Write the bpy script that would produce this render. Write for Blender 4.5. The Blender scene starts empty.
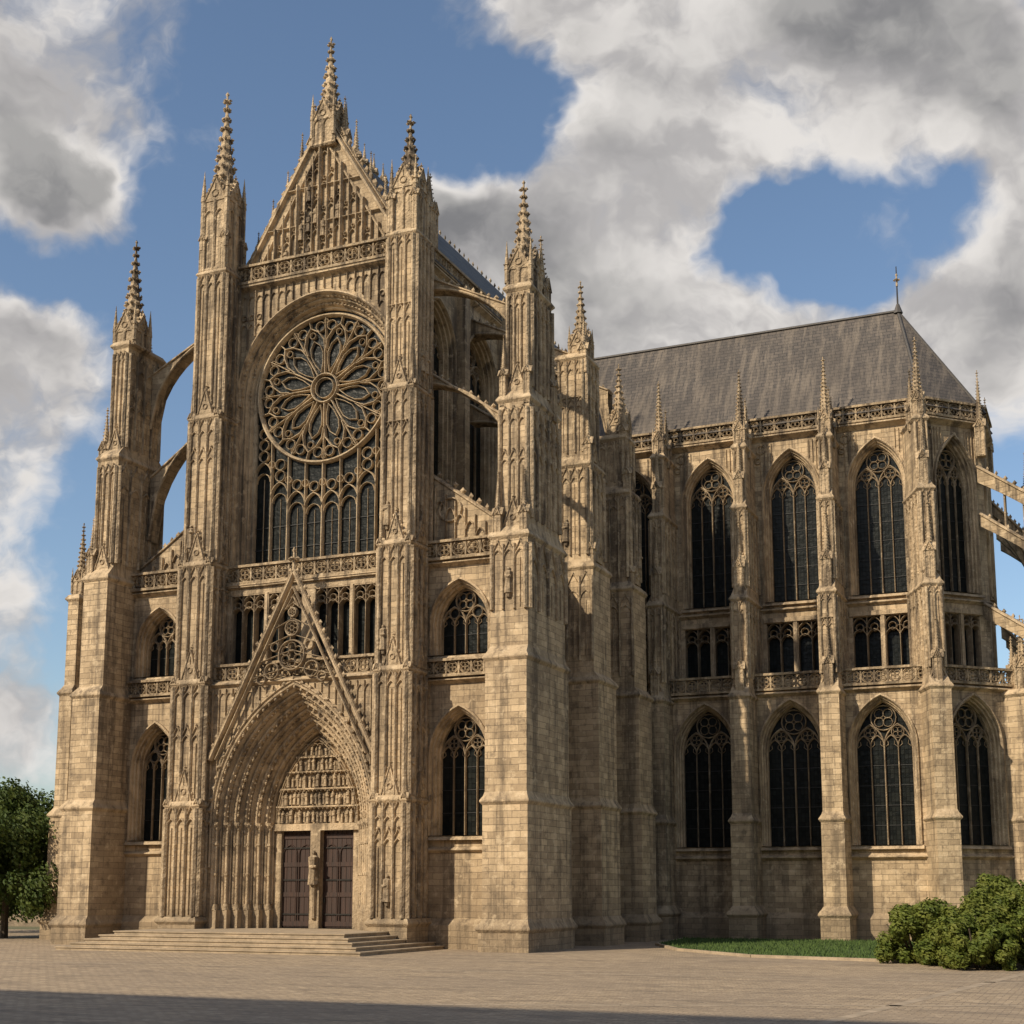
import bpy, random
from math import *
from mathutils import Vector
random.seed(7)
rnd=random.random
def ru(a,b): return a+(b-a)*random.random()
scene=bpy.context.scene

# ------------------------------------------------------------------ mesh builders
class MB:
    def __init__(s): s.v=[]; s.f=[]
MBS={}
def G(k):
    if k not in MBS: MBS[k]=MB()
    return MBS[k]
FR=(0,0,1,0,0,-1)            # front frame, (s right, d outward, z)
def frame(px,py,qx,qy):      # wall from P to Q seen from outside, P at left
    L=hypot(qx-px,qy-py); tx,ty=(qx-px)/L,(qy-py)/L
    return (px,py,tx,ty,ty,-tx),L
def add(mb,fr,vs,fs):
    m=G(mb); n=len(m.v); ox,oy,tx,ty,nx,ny=fr
    m.v.extend((ox+s*tx+d*nx,oy+s*ty+d*ny,z) for s,d,z in vs)
    m.f.extend(tuple(i+n for i in f) for f in fs)
def frus(mb,fr,r0,z0,r1,z1):
    a0,a1,b0,b1=r0; c0,c1,e0,e1=r1
    add(mb,fr,[(a0,b0,z0),(a1,b0,z0),(a1,b1,z0),(a0,b1,z0),(c0,e0,z1),(c1,e0,z1),(c1,e1,z1),(c0,e1,z1)],
        [(0,1,2,3),(4,7,6,5),(0,4,5,1),(1,5,6,2),(2,6,7,3),(3,7,4,0)])
def box(mb,fr,s0,s1,d0,d1,z0,z1): frus(mb,fr,(s0,s1,d0,d1),z0,(s0,s1,d0,d1),z1)
def ext(mb,fr,pts,d0,d1):
    n=len(pts)
    add(mb,fr,[(s,d0,z) for s,z in pts]+[(s,d1,z) for s,z in pts],
        [tuple(range(n)),tuple(range(2*n-1,n-1,-1))]+[(i,(i+1)%n,n+(i+1)%n,n+i) for i in range(n)])
def strip(mb,fr,A,dA,B,dB):
    n=len(A)
    add(mb,fr,[(s,dA,z) for s,z in A]+[(s,dB,z) for s,z in B],[(i,i+1,n+i+1,n+i) for i in range(n-1)])
def cyl(mb,fr,s,d,r,z0,z1,n=8,r1=None,ph=0):
    if r1 is None: r1=r
    vs=[(s+r*cos(ph+2*pi*i/n),d+r*sin(ph+2*pi*i/n),z0) for i in range(n)]+[(s+r1*cos(ph+2*pi*i/n),d+r1*sin(ph+2*pi*i/n),z1) for i in range(n)]
    add(mb,fr,vs,[(i,(i+1)%n,n+(i+1)%n,n+i) for i in range(n)]+[tuple(range(n)),tuple(range(n,2*n))])
OCT=[(1,0,0),(0,1,0),(-1,0,0),(0,-1,0),(0,0,1),(0,0,-1)]
OCF=[(0,1,4),(1,2,4),(2,3,4),(3,0,4),(1,0,5),(2,1,5),(3,2,5),(0,3,5)]
def octa(mb,fr,s,d,z,a,b,c):
    k=ru(.7,1.25); z+=ru(-.2,.2)*c; an=ru(0,1.5); ca,sa=cos(an),sin(an)
    add(mb,fr,[(s+(x*ca-y*sa)*a*k,d+(x*sa+y*ca)*b*k,z+w*c) for x,y,w in OCT],OCF)
t_=(1+sqrt(5))/2
ICV=[(-1,t_,0),(1,t_,0),(-1,-t_,0),(1,-t_,0),(0,-1,t_),(0,1,t_),(0,-1,-t_),(0,1,-t_),(t_,0,-1),(t_,0,1),(-t_,0,-1),(-t_,0,1)]
ICV=[tuple(c/1.902 for c in v) for v in ICV]
ICF=[(0,11,5),(0,5,1),(0,1,7),(0,7,10),(0,10,11),(1,5,9),(5,11,4),(11,10,2),(10,7,6),(7,1,8),(3,9,4),(3,4,2),(3,2,6),(3,6,8),(3,8,9),(4,9,5),(2,4,11),(6,2,10),(8,6,7),(9,8,1)]
def ico(mb,fr,s,d,z,a,b,c):
    add(mb,fr,[(s+x*a*ru(.85,1.15),d+y*b*ru(.85,1.15),z+w*c) for x,y,w in ICV],ICF)
def figure(mb,fr,s,d,z,h):
    w=h*.17; q=ru(-.02,.02)
    cyl(mb,fr,s,d,w,z,z+h*.45,7,w*.8); cyl(mb,fr,s+q,d,w*.8,z+h*.45,z+h*.8,7,w*.95)
    cyl(mb,fr,s+q,d,w*.95,z+h*.8,z+h*.86,7,w*.35)
    ico(mb,fr,s+q,d,z+h*.92,h*.07,h*.08,h*.09)
    ico(mb,fr,s+ru(-.5,.5)*w,d+w*.8,z+h*ru(.5,.68),w*.8,w*.35,h*.06)
def bar(mb,fr,pts,w,d0,d1,closed=False):
    n=len(pts); rings=[]
    dm=d0+(d1-d0)*.55
    for i in range(n):
        p=pts[i]
        a=pts[(i-1)%n] if (closed or i>0) else None
        b=pts[(i+1)%n] if (closed or i<n-1) else None
        ns=[]
        for u,v in ((a,p),(p,b)):
            if u is None or v is None: continue
            L=hypot(v[0]-u[0],v[1]-u[1])
            if L>1e-6: ns.append((-(v[1]-u[1])/L,(v[0]-u[0])/L))
        if not ns: return
        mx=sum(q[0] for q in ns); mz=sum(q[1] for q in ns); L=hypot(mx,mz) or 1
        mx/=L; mz/=L
        k=1/max(.45,mx*ns[0][0]+mz*ns[0][1])
        for o,d in ((-.5,d0),(-.5,dm),(-.17,d1),(.17,d1),(.5,dm),(.5,d0)):
            rings.append((p[0]+mx*k*o*w,d,p[1]+mz*k*o*w))
    fs=[]
    for i in range(n if closed else n-1):
        j=(i+1)%n
        for q in range(5): fs.append((i*6+q,i*6+q+1,j*6+q+1,j*6+q))
    if not closed: fs+= [tuple(range(6)),tuple(range((n-1)*6,n*6))]
    add(mb,fr,rings,fs)
def circ(cs,cz,r,n=20,ph=0): return [(cs+r*cos(ph+2*pi*i/n),cz+r*sin(ph+2*pi*i/n)) for i in range(n)]
def arch(cs,a,h,o,zs,zb=None,n=9):
    R0=(a*a+h*h)/(2*a); cx=R0-a; R=R0+o
    th=acos(max(-1,min(1,cx/R)))
    left=[(cs+cx-R*cos(th*i/n),zs+R*sin(th*i/n)) for i in range(n+1)]
    right=[(2*cs-s,z) for s,z in reversed(left[:-1])]
    pts=left+right
    if zb is not None: pts=[(cs-a-o,zb)]+pts+[(cs+a+o,zb)]
    return pts
def archz(s,a,h,o,zs):
    R0=(a*a+h*h)/(2*a); cx=R0-a; R=R0+o; q=R*R-(abs(s)+cx)**2
    return zs+(sqrt(q) if q>0 else 0)
def panel(mb,fr,s0,s1,z0,z1,d,cs=None,a=0,h=0,o=0,zs=0,zb=0):
    if cs is None:
        add(mb,fr,[(s0,d,z0),(s1,d,z0),(s1,d,z1),(s0,d,z1)],[(0,1,2,3)]); return
    A=arch(cs,a,h,o,zs,zb); w=a+o
    def q(x0,x1,y0,y1):
        if x1-x0>1e-4 and y1-y0>1e-4: add(mb,fr,[(x0,d,y0),(x1,d,y0),(x1,d,y1),(x0,d,y1)],[(0,1,2,3)])
    q(s0,cs-w,z0,z1); q(cs+w,s1,z0,z1); q(cs-w,cs+w,z0,zb)
    B=A[1:-1]
    strip(mb,fr,B,d,[(s,z1) for s,z in B],d)
def trac(mb,fr,cs,a,zs,zb,h,lv,w,d0,d1):
    if lv==0:
        for sx in (-1,1):
            bar(mb,fr,[(cs+sx*a*.95,zs-.05),(cs+sx*a*.42,zs+h*.18),(cs+sx*a*.5,zs+h*.5)],w*.6,d0,d1-.05)
        return
    R=(a*a+h*h)/(2*a)
    bar(mb,fr,[(cs,zb),(cs,zs)],w,d0,d1)
    for sx in (-1,1):
        bar(mb,fr,arch(cs+sx*a/2,a/2,h/2,0,zs,None,6),w,d0,d1)
        trac(mb,fr,cs+sx*a/2,a/2,zs,zb,h/2,lv-1,w*.75,d0,d1-.03)
    r=(2*R*a-a*a)/(3*R); y=sqrt((R/2+r)**2-R*R/4)
    bar(mb,fr,circ(cs,zs+y,r-w*.3,16),w*.8,d0,d1,True)
    if r>.3:
        for k in range(4):
            an=pi/4+k*pi/2
            bar(mb,fr,circ(cs+r*.47*cos(an),zs+y+r*.47*sin(an),r*.36,8),w*.5,d0,d1-.05,True)
PROF=[(.40,0),(.40,.15),(.31,.19),(.26,.10),(.24,-.02),(.17,-.06),(.15,-.22),(.07,-.26),(.05,-.45),(0,-.5),(0,-.85)]
def window(fr,cs,a,zb,zs,h,lv=2,w=.095,prof=PROF):
    for (o1,d1),(o2,d2) in zip(prof,prof[1:]):
        strip('mouldings',fr,arch(cs,a,h,o1,zs,zb),d1,arch(cs,a,h,o2,zs,zb),d2)
        add('mouldings',fr,[(cs-a-o1,d1,zb),(cs+a+o1,d1,zb),(cs+a+o2,d2,zb),(cs-a-o2,d2,zb)],[(0,1,2,3)])
    dg=prof[-1][1]+.1
    A=arch(cs,a,h,0,zs,zb)
    add('window_glass',fr,[(s,dg,z) for s,z in A],[tuple(range(len(A)))])
    trac('tracery',fr,cs,a,zs,zb,h,lv,w,dg+.01,dg+.18)
    z=zb+1.1
    while z<zs-.3:
        box('window_iron',fr,cs-a,cs+a,dg+.012,dg+.04,z-.015,z+.015); z+=1.1
    frus('mouldings',fr,(cs-a-.5,cs+a+.5,-.05,.26),zb-.22,(cs-a-.5,cs+a+.5,-.05,.08),zb-.003)
def gallery(fr,s0,s1,z0,z1,n,dg=-.45,df=0.0):
    add('window_glass',fr,[(s0,dg,z0),(s1,dg,z0),(s1,dg,z1),(s0,dg,z1)],[(0,1,2,3)])
    w=(s1-s0)/n; zs=z1-w*1.25
    for i in range(n+1):
        s=s0+i*w
        bar('tracery',fr,[(s,z0),(s,z1)],.11 if i%2==0 else .08,dg+.01,df-.02)
    for i in range(n):
        c=s0+(i+.5)*w
        bar('tracery',fr,arch(c,w/2,w*.62,0,zs-w*.3,None,5),.07,dg+.01,df-.05)
        bar('tracery',fr,arch(c,w/2,w*.7,0,zs+w*.45,None,5),.07,dg+.01,df-.05)
        bar('tracery',fr,circ(c,zs+w*.45,w*.27,8),.05,dg+.01,df-.06,True)
    for i in range(0,n-1,1):
        c=s0+(i+1)*w
        bar('tracery',fr,circ(c,zs+w*.25,w*.24,8),.05,dg+.01,df-.04,True)
    for (a,b,c,d) in ((s0-.001,s0+.05,z0,z1),(s1-.05,s1+.001,z0,z1),(s0,s1,z1-.06,z1+.001)):
        box('mouldings',fr,a,b,dg,df+.003,c,d)
def balus(fr,s0,s1,d,z0,z1):
    box('balustrade',fr,s0,s1,d-.16,d+.16,z0,z0+.14); box('balustrade',fr,s0,s1,d-.15,d+.17,z1-.13,z1)
    h=z1-z0-.27; zc=(z0+z1)/2; L=s1-s0; n=max(1,round(L/(h*1.02))); w=L/n
    for i in range(n):
        c=s0+(i+.5)*w; r=min(w,h)*.46
        bar('balustrade',fr,circ(c,zc,r,12),.075,d-.07,d+.07,True)
        for k in range(4):
            an=k*pi/2+pi/4
            bar('balustrade',fr,circ(c+r*.42*cos(an),zc+r*.42*sin(an),r*.4,6),.045,d-.05,d+.05,True)
        box('balustrade',fr,c-w/2-.04,c-w/2+.04,d-.08,d+.08,z0+.14,z1-.13)
def band(mb,fr,s0,s1,d0,d1,z,h=.22,o=.12):
    frus(mb,fr,(s0,s1,d0,d1),z-h,(s0-o,s1+o,d0-o,d1+o),z-h*.45)
    frus(mb,fr,(s0-o,s1+o,d0-o,d1+o),z-h*.45,(s0-o,s1+o,d0-o,d1+o),z-h*.2)
    frus(mb,fr,(s0-o,s1+o,d0-o,d1+o),z-h*.2,(s0,s1,d0,d1),z+h*.5)
def course(fr,s0,s1,d,z,h=.24,o=.16):
    add('mouldings',fr,[(s0,d-.02,z-h/2),(s0,d+o*.5,z-h*.2),(s0,d+o,z),(s0,d+o,z+h*.15),(s0,d-.02,z+h*.6),
        (s1,d-.02,z-h/2),(s1,d+o*.5,z-h*.2),(s1,d+o,z),(s1,d+o,z+h*.15),(s1,d-.02,z+h*.6)],
        [(0,1,6,5),(1,2,7,6),(2,3,8,7),(3,4,9,8),(0,1,2,3,4),(5,6,7,8,9)])
def rake(fr,s0,z0,s1,z1,d0,d1,w=.16,sp=.45,c=.12):
    bar('carving',fr,[(s0,z0),(s1,z1)],w,d0,d1)
    L=hypot(s1-s0,z1-z0); n=max(1,int(L/sp)); nx,nz=-(z1-z0)/L,(s1-s0)/L
    if nz<0: nx,nz=-nx,-nz
    for i in range(n):
        t=(i+.5)/n
        octa('carving',fr,s0+(s1-s0)*t+nx*(w/2+c*.6),(d0+d1)/2,z0+(z1-z0)*t+nz*(w/2+c*.6),c,c*.8,c*1.3)
def finial(fr,s,d,z,k):
    cyl('carving',fr,s,d,k*.10,z-k*.3,z+k*.9,6,k*.05)
    for a in range(4):
        octa('carving',fr,s+k*.2*cos(a*pi/2),d+k*.2*sin(a*pi/2),z+k*.3,k*.17,k*.17,k*.13)
    octa('carving',fr,s,d,z+k*.75,k*.13,k*.13,k*.2)
def gablet(fr,cs,w,z,h,d0,d1,c=.07,fin=.3):
    ext('carving',fr,[(cs-w/2,z),(cs+w/2,z),(cs,z+h)],d0,d1)
    for sx in (-1,1): rake(fr,cs+sx*(w/2+.03),z-.02,cs,z+h+.05,d0,d1+.06,.08,.28,c)
    finial(fr,cs,(d0+d1)/2,z+h+.1,fin)
    bar('carving',fr,circ(cs,z+h*.33,w*.15,8),.05,d1,d1+.06,True)
    bar('carving',fr,[(cs,z+h*.55),(cs,z+h*.8)],.05,d1,d1+.05)
def pinnacle(x,y,z0,w,hs,hp,big=True):
    fr=(x,y,1,0,0,-1); r=w/2
    box('carving',fr,-r,r,-r,r,z0,z0+hs)
    for (tx,ty,nx,ny) in ((1,0,0,-1),(0,1,1,0),(-1,0,0,1),(0,-1,-1,0)):
        f=(x,y,tx,ty,nx,ny)
        for s in (-r*.93,0,r*.93): bar('carving',f,[(s,z0),(s,z0+hs)],w*.11,r,r+w*.08)
        for sx in (-1,1):
            bar('carving',f,arch(sx*r*.47,r*.42,r*.6,0,z0+hs*.75,None,4),w*.06,r,r+w*.06)
        gablet(f,0,w*.92,z0+hs-.02,w*.85,r-.1,r+.05,w*.07,w*.22)
    band('carving',fr,-r,r,-r,r,z0+.1,w*.13,w*.06)
    zt=z0+hs
    n=8; cyl('carving',fr,0,0,r*.86,zt,zt+hp,n,w*.03,pi/8)
    k=max(4,int(hp/(w*.36)))
    for a in range(8):
        if not big and a%2==0: continue
        an=a*pi/4+pi/8
        for i in range(k):
            t=(i+.6)/k
            rr=r*.86*(1-t)+w*.03*t+w*.06
            c=w*.115*(1-.45*t)
            octa('carving',fr,rr*cos(an),rr*sin(an),zt+hp*t,c,c,c*1.15)
    finial(fr,0,0,zt+hp,w*.6)
    if big:
        for sx in (-1,1):
            for sy in (-1,1):
                cx,cy=sx*r*1.02,sy*r*1.02
                cyl('carving',fr,cx,cy,w*.10,z0+hs*.3,zt,6,w*.10)
                cyl('carving',fr,cx,cy,w*.12,zt,zt+w*1.2,6,.01)
                for i in range(4): octa('carving',fr,cx,cy,zt+w*(.2+.22*i),w*(.14-.03*i),w*(.14-.03*i),w*.05)
def ribs(fr,s0,s1,d,z0,z1,n,p=.11,mb='carving',seg=4.2,fig=.25):
    w=(s1-s0)/n
    for i in range(n+1):
        e=(i in(0,n)); bar(mb,fr,[(s0+i*w,z0),(s0+i*w,z1)],p*(1.6 if e else 1.0),d-.02,d+p*(1.5 if e else 1.1))
    z=z0
    while z<z1-.6:
        hh=min(seg*ru(.7,1.7),z1-z)
        if z1-(z+hh)<1.2: hh=z1-z
        zt=z+hh
        g=ru(.9,1.6)
        for i in range(n):
            c=s0+(i+.5)*w
            bar(mb,fr,arch(c,w/2-.02,w*.8,0,zt-w*(g+.35),None,4),p*.6,d-.02,d+p*.75)
            bar(mb,fr,[(c-w*.45,zt-w*.6),(c,zt+w*.25)],p*.45,d-.02,d+p*.7)
            bar(mb,fr,[(c+w*.45,zt-w*.6),(c,zt+w*.25)],p*.45,d-.02,d+p*.7)
            octa(mb,fr,c,d+p*.6,zt+w*.32,p*.5,p*.5,p*.8)
            if zt-z>2.2 and rnd()<.6: bar(mb,fr,[(c,z+.1),(c,zt-w*(g+.3))],p*.5,d-.02,d+p*.5)
            elif w>.3 and zt-z>2.4 and rnd()<fig:
                cyl(mb,fr,c,d+p*.4,w*.2,z+.55,z+.75,6,w*.3)
                figure(mb,fr,c,d+p*.5,z+.75,min(1.25,(zt-z)*.4))
        if zt<z1-.5 and rnd()<.6: course(fr,s0,s1,d,zt+w*.3,.12,p*1.0)
        z=zt+w*.25
def pier_stage(x0,x1,y0,y1,z0,z1,nf,ns,mb='carved_walls',p=.11,seg=4.2):
    box(mb,FR,x0,x1,-y1,-y0,z0,z1)
    if nf: ribs((x0,y0,1,0,0,-1),.07,x1-x0-.07,0,z0+.15,z1-.25,nf,p,seg=seg)
    if ns:
        ribs((x1,y0,0,1,1,0),.07,y1-y0-.05,0,z0+.15,z1-.25,ns,p,seg=seg)
        ribs((x0,y1,0,-1,-1,0),.05,y1-y0-.07,0,z0+.15,z1-.25,ns,p,seg=seg)
    band('mouldings',FR,x0,x1,-y1,-y0,z1,.26,.12)
def stack(fr,st,mb='walls',gab=()):
    z=0
    for i,(zt,s0,s1,d0,d1) in enumerate(st):
        box(mb,fr,s0,s1,d0,d1,z,zt)
        if i<len(st)-1:
            nx=st[i+1]
            band('mouldings',fr,s0,s1,d0,d1,zt,.26,.11)
            hh=max(.25,(d1-nx[4])*1.1)
            frus('mouldings',fr,(s0+.002,s1-.002,d0+.002,d1-.002),zt+.1,(nx[1]-.004,nx[2]+.004,nx[3]-.004,nx[4]+.004),zt+.1+hh)
            box(mb,fr,nx[1]+.01,nx[2]-.01,nx[3]+.01,nx[4]-.01,zt,zt+.15)
            z=zt+.1
            if i in gab:
                c=(nx[1]+nx[2])/2; w=min(.9,(nx[2]-nx[1])*.8); gablet(fr,c,w,zt+hh*.5+.2,w*1.4,nx[4]-.1,nx[4]+.14)
    zt,s0,s1,d0,d1=st[-1]
    band('mouldings',fr,s0,s1,d0,d1,zt,.3,.14)
def flyer(fr,s0,z0,s1,z1,th,drop,d0,d1,mb='carved_walls',strut=False):
    """raking arch from the low outer end (s0,z0) to the high inner end (s1,z1)"""
    N=14; top=[];bot=[]
    for i in range(N+1):
        t=i/N; s=s0+(s1-s0)*t; zt=z0+(z1-z0)*t
        top.append((s,zt)); zl=z0-drop
        if strut: bot.append((s,zt-th-drop*(1-t)**3-.25*t**4))
        else: bot.append((s,zl+(z1-th-zl)*sqrt(max(0,1-(1-t)**2))))
    strip(mb,fr,top,d0,top,d1); strip(mb,fr,bot,d0,bot,d1)
    strip(mb,fr,top,d1,bot,d1); strip(mb,fr,top,d0,bot,d0)
    bar('mouldings',fr,top,.18,(d0+d1)/2-.0,d1+.1); bar('mouldings',fr,top,.18,(d0+d1)/2,d0-.1)
    bar('mouldings',fr,[(s,z+.06) for s,z in bot],.14,d1-.05,d1+.08)
    for i in range(1,N):
        octa('carving',fr,top[i][0],(d0+d1)/2,top[i][1]+.2,.12,.12,.17)

# ================================================================== CATHEDRAL
BW=5.0                     # half width of the central bay
PZ=.85; PD=1.6
pa,ph,pzs=2.5,4.5,6.1
prof=[]
for k in range(6):
    o=2.1-.35*k; d=PD-.42*k
    prof+=[(o,d),(o-.05,d+.07),(o-.13,d+.05),(o-.17,d-.06),(o-.17,d-.2),(o-.22,d-.17),(o-.28,d-.24),(o-.31,d-.34)]
prof+=[(.02,-.95),(0,-1.1)]
for (o1,d1),(o2,d2) in zip(prof,prof[1:]):
    strip('mouldings',FR,arch(0,pa,ph,o1,pzs,PZ-.01,14),d1,arch(0,pa,ph,o2,pzs,PZ-.01,14),d2)
panel('carved_walls',FR,-BW,BW,0,13.2,PD,0,pa,ph,2.1,pzs,PZ-.01)
box('walls',FR,-BW,BW,-.9,PD-.01,12.98,13.1)
for k in range(6):
    o=2.1-.35*k-.21; d=PD-.42*k-.06
    A=arch(0,pa,ph,o,pzs,None,60)
    acc=0; last=A[0]; step=.36 if k%2==0 else .2
    for p in A[1:]:
        acc+=hypot(p[0]-last[0],p[1]-last[1]); last=p
        if acc>step:
            acc=0
            if k%2==0:
                ico('carving',FR,p[0],d,p[1],.09,.10,.13)
                ico('carving',FR,p[0]+(.04 if p[0]<0 else -.04),d+.05,p[1]+.13,.045,.05,.055)
            else: octa('carving',FR,p[0],d,p[1],.06,.07,.08)
    for sx in (-1,1):
        s=sx*(pa+o)
        cyl('mouldings',FR,s,d-.03,.085,PZ+1.2,pzs-.4,8)
        cyl('mouldings',FR,s+sx*.14,d+.1,.05,PZ+1.2,pzs-.4,6); cyl('mouldings',FR,s-sx*.12,d-.2,.05,PZ+1.2,pzs-.4,6)
        cyl('carving',FR,s,d-.03,.1,pzs-.4,pzs,8,.2); cyl('carving',FR,s,d-.03,.2,PZ+.9,PZ+1.2,8,.12)
        for q in range(4): octa('carving',FR,s+.12*cos(q*1.57),d+.12*sin(q*1.57),pzs-.15,.08,.08,.14)
        box('mouldings',FR,s-.2,s+.2,d-.25,d+.12,PZ,PZ+.9)
        for zz in (PZ+2.6,PZ+4.1): cyl('carving',FR,s,d-.03,.13,zz,zz+.12,8,.13)
A=arch(0,pa,ph,2.22,pzs,None,16)
for p in A[::1]: octa('carving',FR,p[0],PD+.12,p[1],.13,.12,.15)
bar('mouldings',FR,arch(0,pa,ph,2.16,pzs,PZ+3,16),.13,PD-.02,PD+.14)
s=.4
while s<4.9:
    z0=archz(s,pa,ph,2.35,pzs)
    for sx in (-1,1):
        bar('carving',FR,[(sx*s,z0),(sx*s,12.8)],.07,PD-.02,PD+.1)
        if 12.8-z0>1: bar('carving',FR,arch(sx*(s+.2),.18,.3,0,12.3,None,4),.05,PD-.02,PD+.08)
    s+=.4
course(FR,-BW,BW,PD,13.0,.3,.2)
TD=-1.0
T=arch(0,pa,ph,0,pzs,5.75,14)
add('carved_walls',FR,[(s,TD,z) for s,z in T],[tuple(range(len(T)))])
box('mouldings',FR,-2.5,2.5,TD-.02,TD+.3,5.7,6.0)
def halfw(z):
    R=(pa*pa+ph*ph)/(2*pa); cx=R-pa; zz=z-pzs
    return max(0,sqrt(max(0,R*R-zz*zz))-cx) if zz>0 else pa
for z,h in ((6.05,.75),(6.95,.75),(7.85,.75),(8.7,.7),(9.45,.55)):
    hw=halfw(z+h*.8)-.1; n=max(1,int(hw*2/.24))
    for i in range(n):
        c=-hw+(i+.5)*2*hw/n
        figure('carving',FR,c+ru(-.04,.04),TD+ru(.12,.2),z+ru(0,.1),h*ru(.65,.98))
        bar('carving',FR,arch(c,hw/n,.12,0,z+h*.95,None,3),.04,TD,TD+.28)
    hw=halfw(z)-.03; box('mouldings',FR,-hw,hw,TD-.02,TD+.25,z-.07,z)
for k in (1,2): bar('mouldings',FR,arch(0,pa,ph,-.12*k,pzs,None,14),.07,TD,TD+.25)
box('mouldings',FR,-.28,.28,TD-.3,TD+.3,PZ,5.7); cyl('mouldings',FR,0,TD+.35,.14,PZ+.5,3,8); figure('carving',FR,0,TD+.4,3.0,1.7)
for sx in (-1,1):
    box('mouldings',FR,sx*2.4-.3,sx*2.4+.3,TD-.3,TD+.12,PZ,5.7)
    c=sx*1.2; dd=TD-.12
    box('doors',FR,c-.92,c+.92,dd-.12,dd,PZ+.02,5.7)
    for i in range(7): box('doors',FR,c-.92+i*.265,c-.92+i*.265+.24,dd,dd+.03,PZ+.04,5.68)
    for zz in (PZ+.1,2.4,3.9,5.3): box('doors',FR,c-.91,c+.91,dd+.03,dd+.07,zz,zz+.22)
    for zz in (1.5,3.2,4.8): box('door_iron',FR,c-.9,c+.7,dd+.07,dd+.085,zz,zz+.07)
    for i in range(2): bar('doors',FR,arch(c-.46+i*.92,.4,.5,0,4.5,PZ+.4,5),.06,dd+.03,dd+.09)
    box('door_iron',FR,c-sx*.8-.04,c-sx*.8+.04,dd+.07,dd+.13,2.1,2.35)
gz0,gz1,gw,gd=9.2,18.5,4.7,1.9
for sx in (-1,1):
    bar('mouldings',FR,[(sx*gw,gz0),(0,gz1)],.24,gd-.2,gd+.1)
    bar('mouldings',FR,[(sx*(gw-.4),gz0),(0,gz1-.8)],.09,gd-.12,gd+.12)
    rake(FR,sx*(gw+.1),gz0,0,gz1+.2,gd-.15,gd+.08,.07,.5,.12)
finial(FR,0,gd,gz1+.3,1.0)
def gwz(z): return gw*(gz1-z)/(gz1-gz0)-.3
for r,z in ((.74,14.25),(.38,15.6),(.22,16.4)):
    bar('tracery',FR,circ(0,z,r,18),.1,gd-.15,gd+.08,True)
    for k in range(6):
        an=k*pi/3+pi/6; bar('tracery',FR,circ(r*.56*cos(an),z+r*.56*sin(an),r*.3,8),.05,gd-.1,gd+.04,True)
for sx in (-1,1):
    for r,s,z in ((.4,1.15,13.5),(.22,1.0,14.7),(.24,1.75,13.1)): bar('tracery',FR,circ(sx*s,z,r,12),.07,gd-.12,gd+.05,True)
    bar('tracery',FR,[(sx*.4,16.6),(sx*.0,17.2)],.08,gd-.1,gd+.05)
    for q in range(5):
        z=13.1+q*.8; bar('tracery',FR,[(0,z+.6),(sx*gwz(z)*.9,z+.1)],.06,gd-.1,gd+.03)
balus(FR,-BW,BW,1.35,13.1,14.1)
GW=.45
for a,b in ((-BW,-4.7),(-.35,.35),(4.7,BW)): box('mouldings',FR,a,b,-.1,GW,13.1,17.9)
for s0,s1 in ((-4.7,-2.6),(-2.45,-.35),(.35,2.45),(2.6,4.7)):
    gallery((0,-GW,1,0,0,-1),s0,s1,14.0,17.9,3,-.45,0)
box('mouldings',FR,-BW,BW,-.1,GW+.02,17.9,18.4); box('walls',FR,-BW,BW,-.1,GW-.02,13.1,14.0)
for s in (-2.525,2.525): box('mouldings',FR,s-.075,s+.075,-.1,GW+.05,14.0,17.9)
course(FR,-BW,BW,GW,18.35,.3,.25)
box('walls',FR,-BW,BW,-1,GW+.2,18.25,18.42)
balus(FR,-BW,BW,.5,18.42,19.45)
# ---------------- great rose window
a,h,zs,zb=4.22,4.45,28.85,19.3
OM=.76
RP=[(OM,0),(.74,.2),(.66,.26),(.60,.16),(.56,0),(.50,-.05),(.46,-.2),(.38,-.15),(.32,-.28),(.28,-.42),(.20,-.38),(.15,-.5),(.12,-.62),(.05,-.64),(0,-.72),(0,-.95)]
panel('carved_walls',FR,-BW,BW,18.4,35.2,0,0,a,h,OM,zs,zb)
for (o1,d1),(o2,d2) in zip(RP,RP[1:]):
    strip('mouldings',FR,arch(0,a,h,o1,zs,zb,20),d1,arch(0,a,h,o2,zs,zb,20),d2)
add('mouldings',FR,[(-4.98,0,zb),(4.98,0,zb),(4.22,-.95,zb),(-4.22,-.95,zb)],[(0,1,2,3)])
for o,d in ((.53,-.02),(.24,-.38)):
    for p in arch(0,a,h,o,zs,None,30): octa('carving',FR,p[0],d,p[1],.08,.09,.09)
dg=-.85
A=arch(0,a,h,0,zs,zb,20); add('window_glass',FR,[(s,dg,z) for s,z in A],[tuple(range(len(A)))])
rz,Rr=28.95,4.12; sc=Rr/3.78
D0,D1=dg+.01,dg+.26
RT='rose_tracery'
bar(RT,FR,circ(0,rz,Rr-.08,64),.2,D0,D1+.1,True)
bar(RT,FR,circ(0,rz,.78,28),.12,D0,D1+.05,True); bar(RT,FR,circ(0,rz,.55,24),.06,D0,D1,True)
def pol(r,an): return (r*sc*cos(an),rz+r*sc*sin(an))
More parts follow.
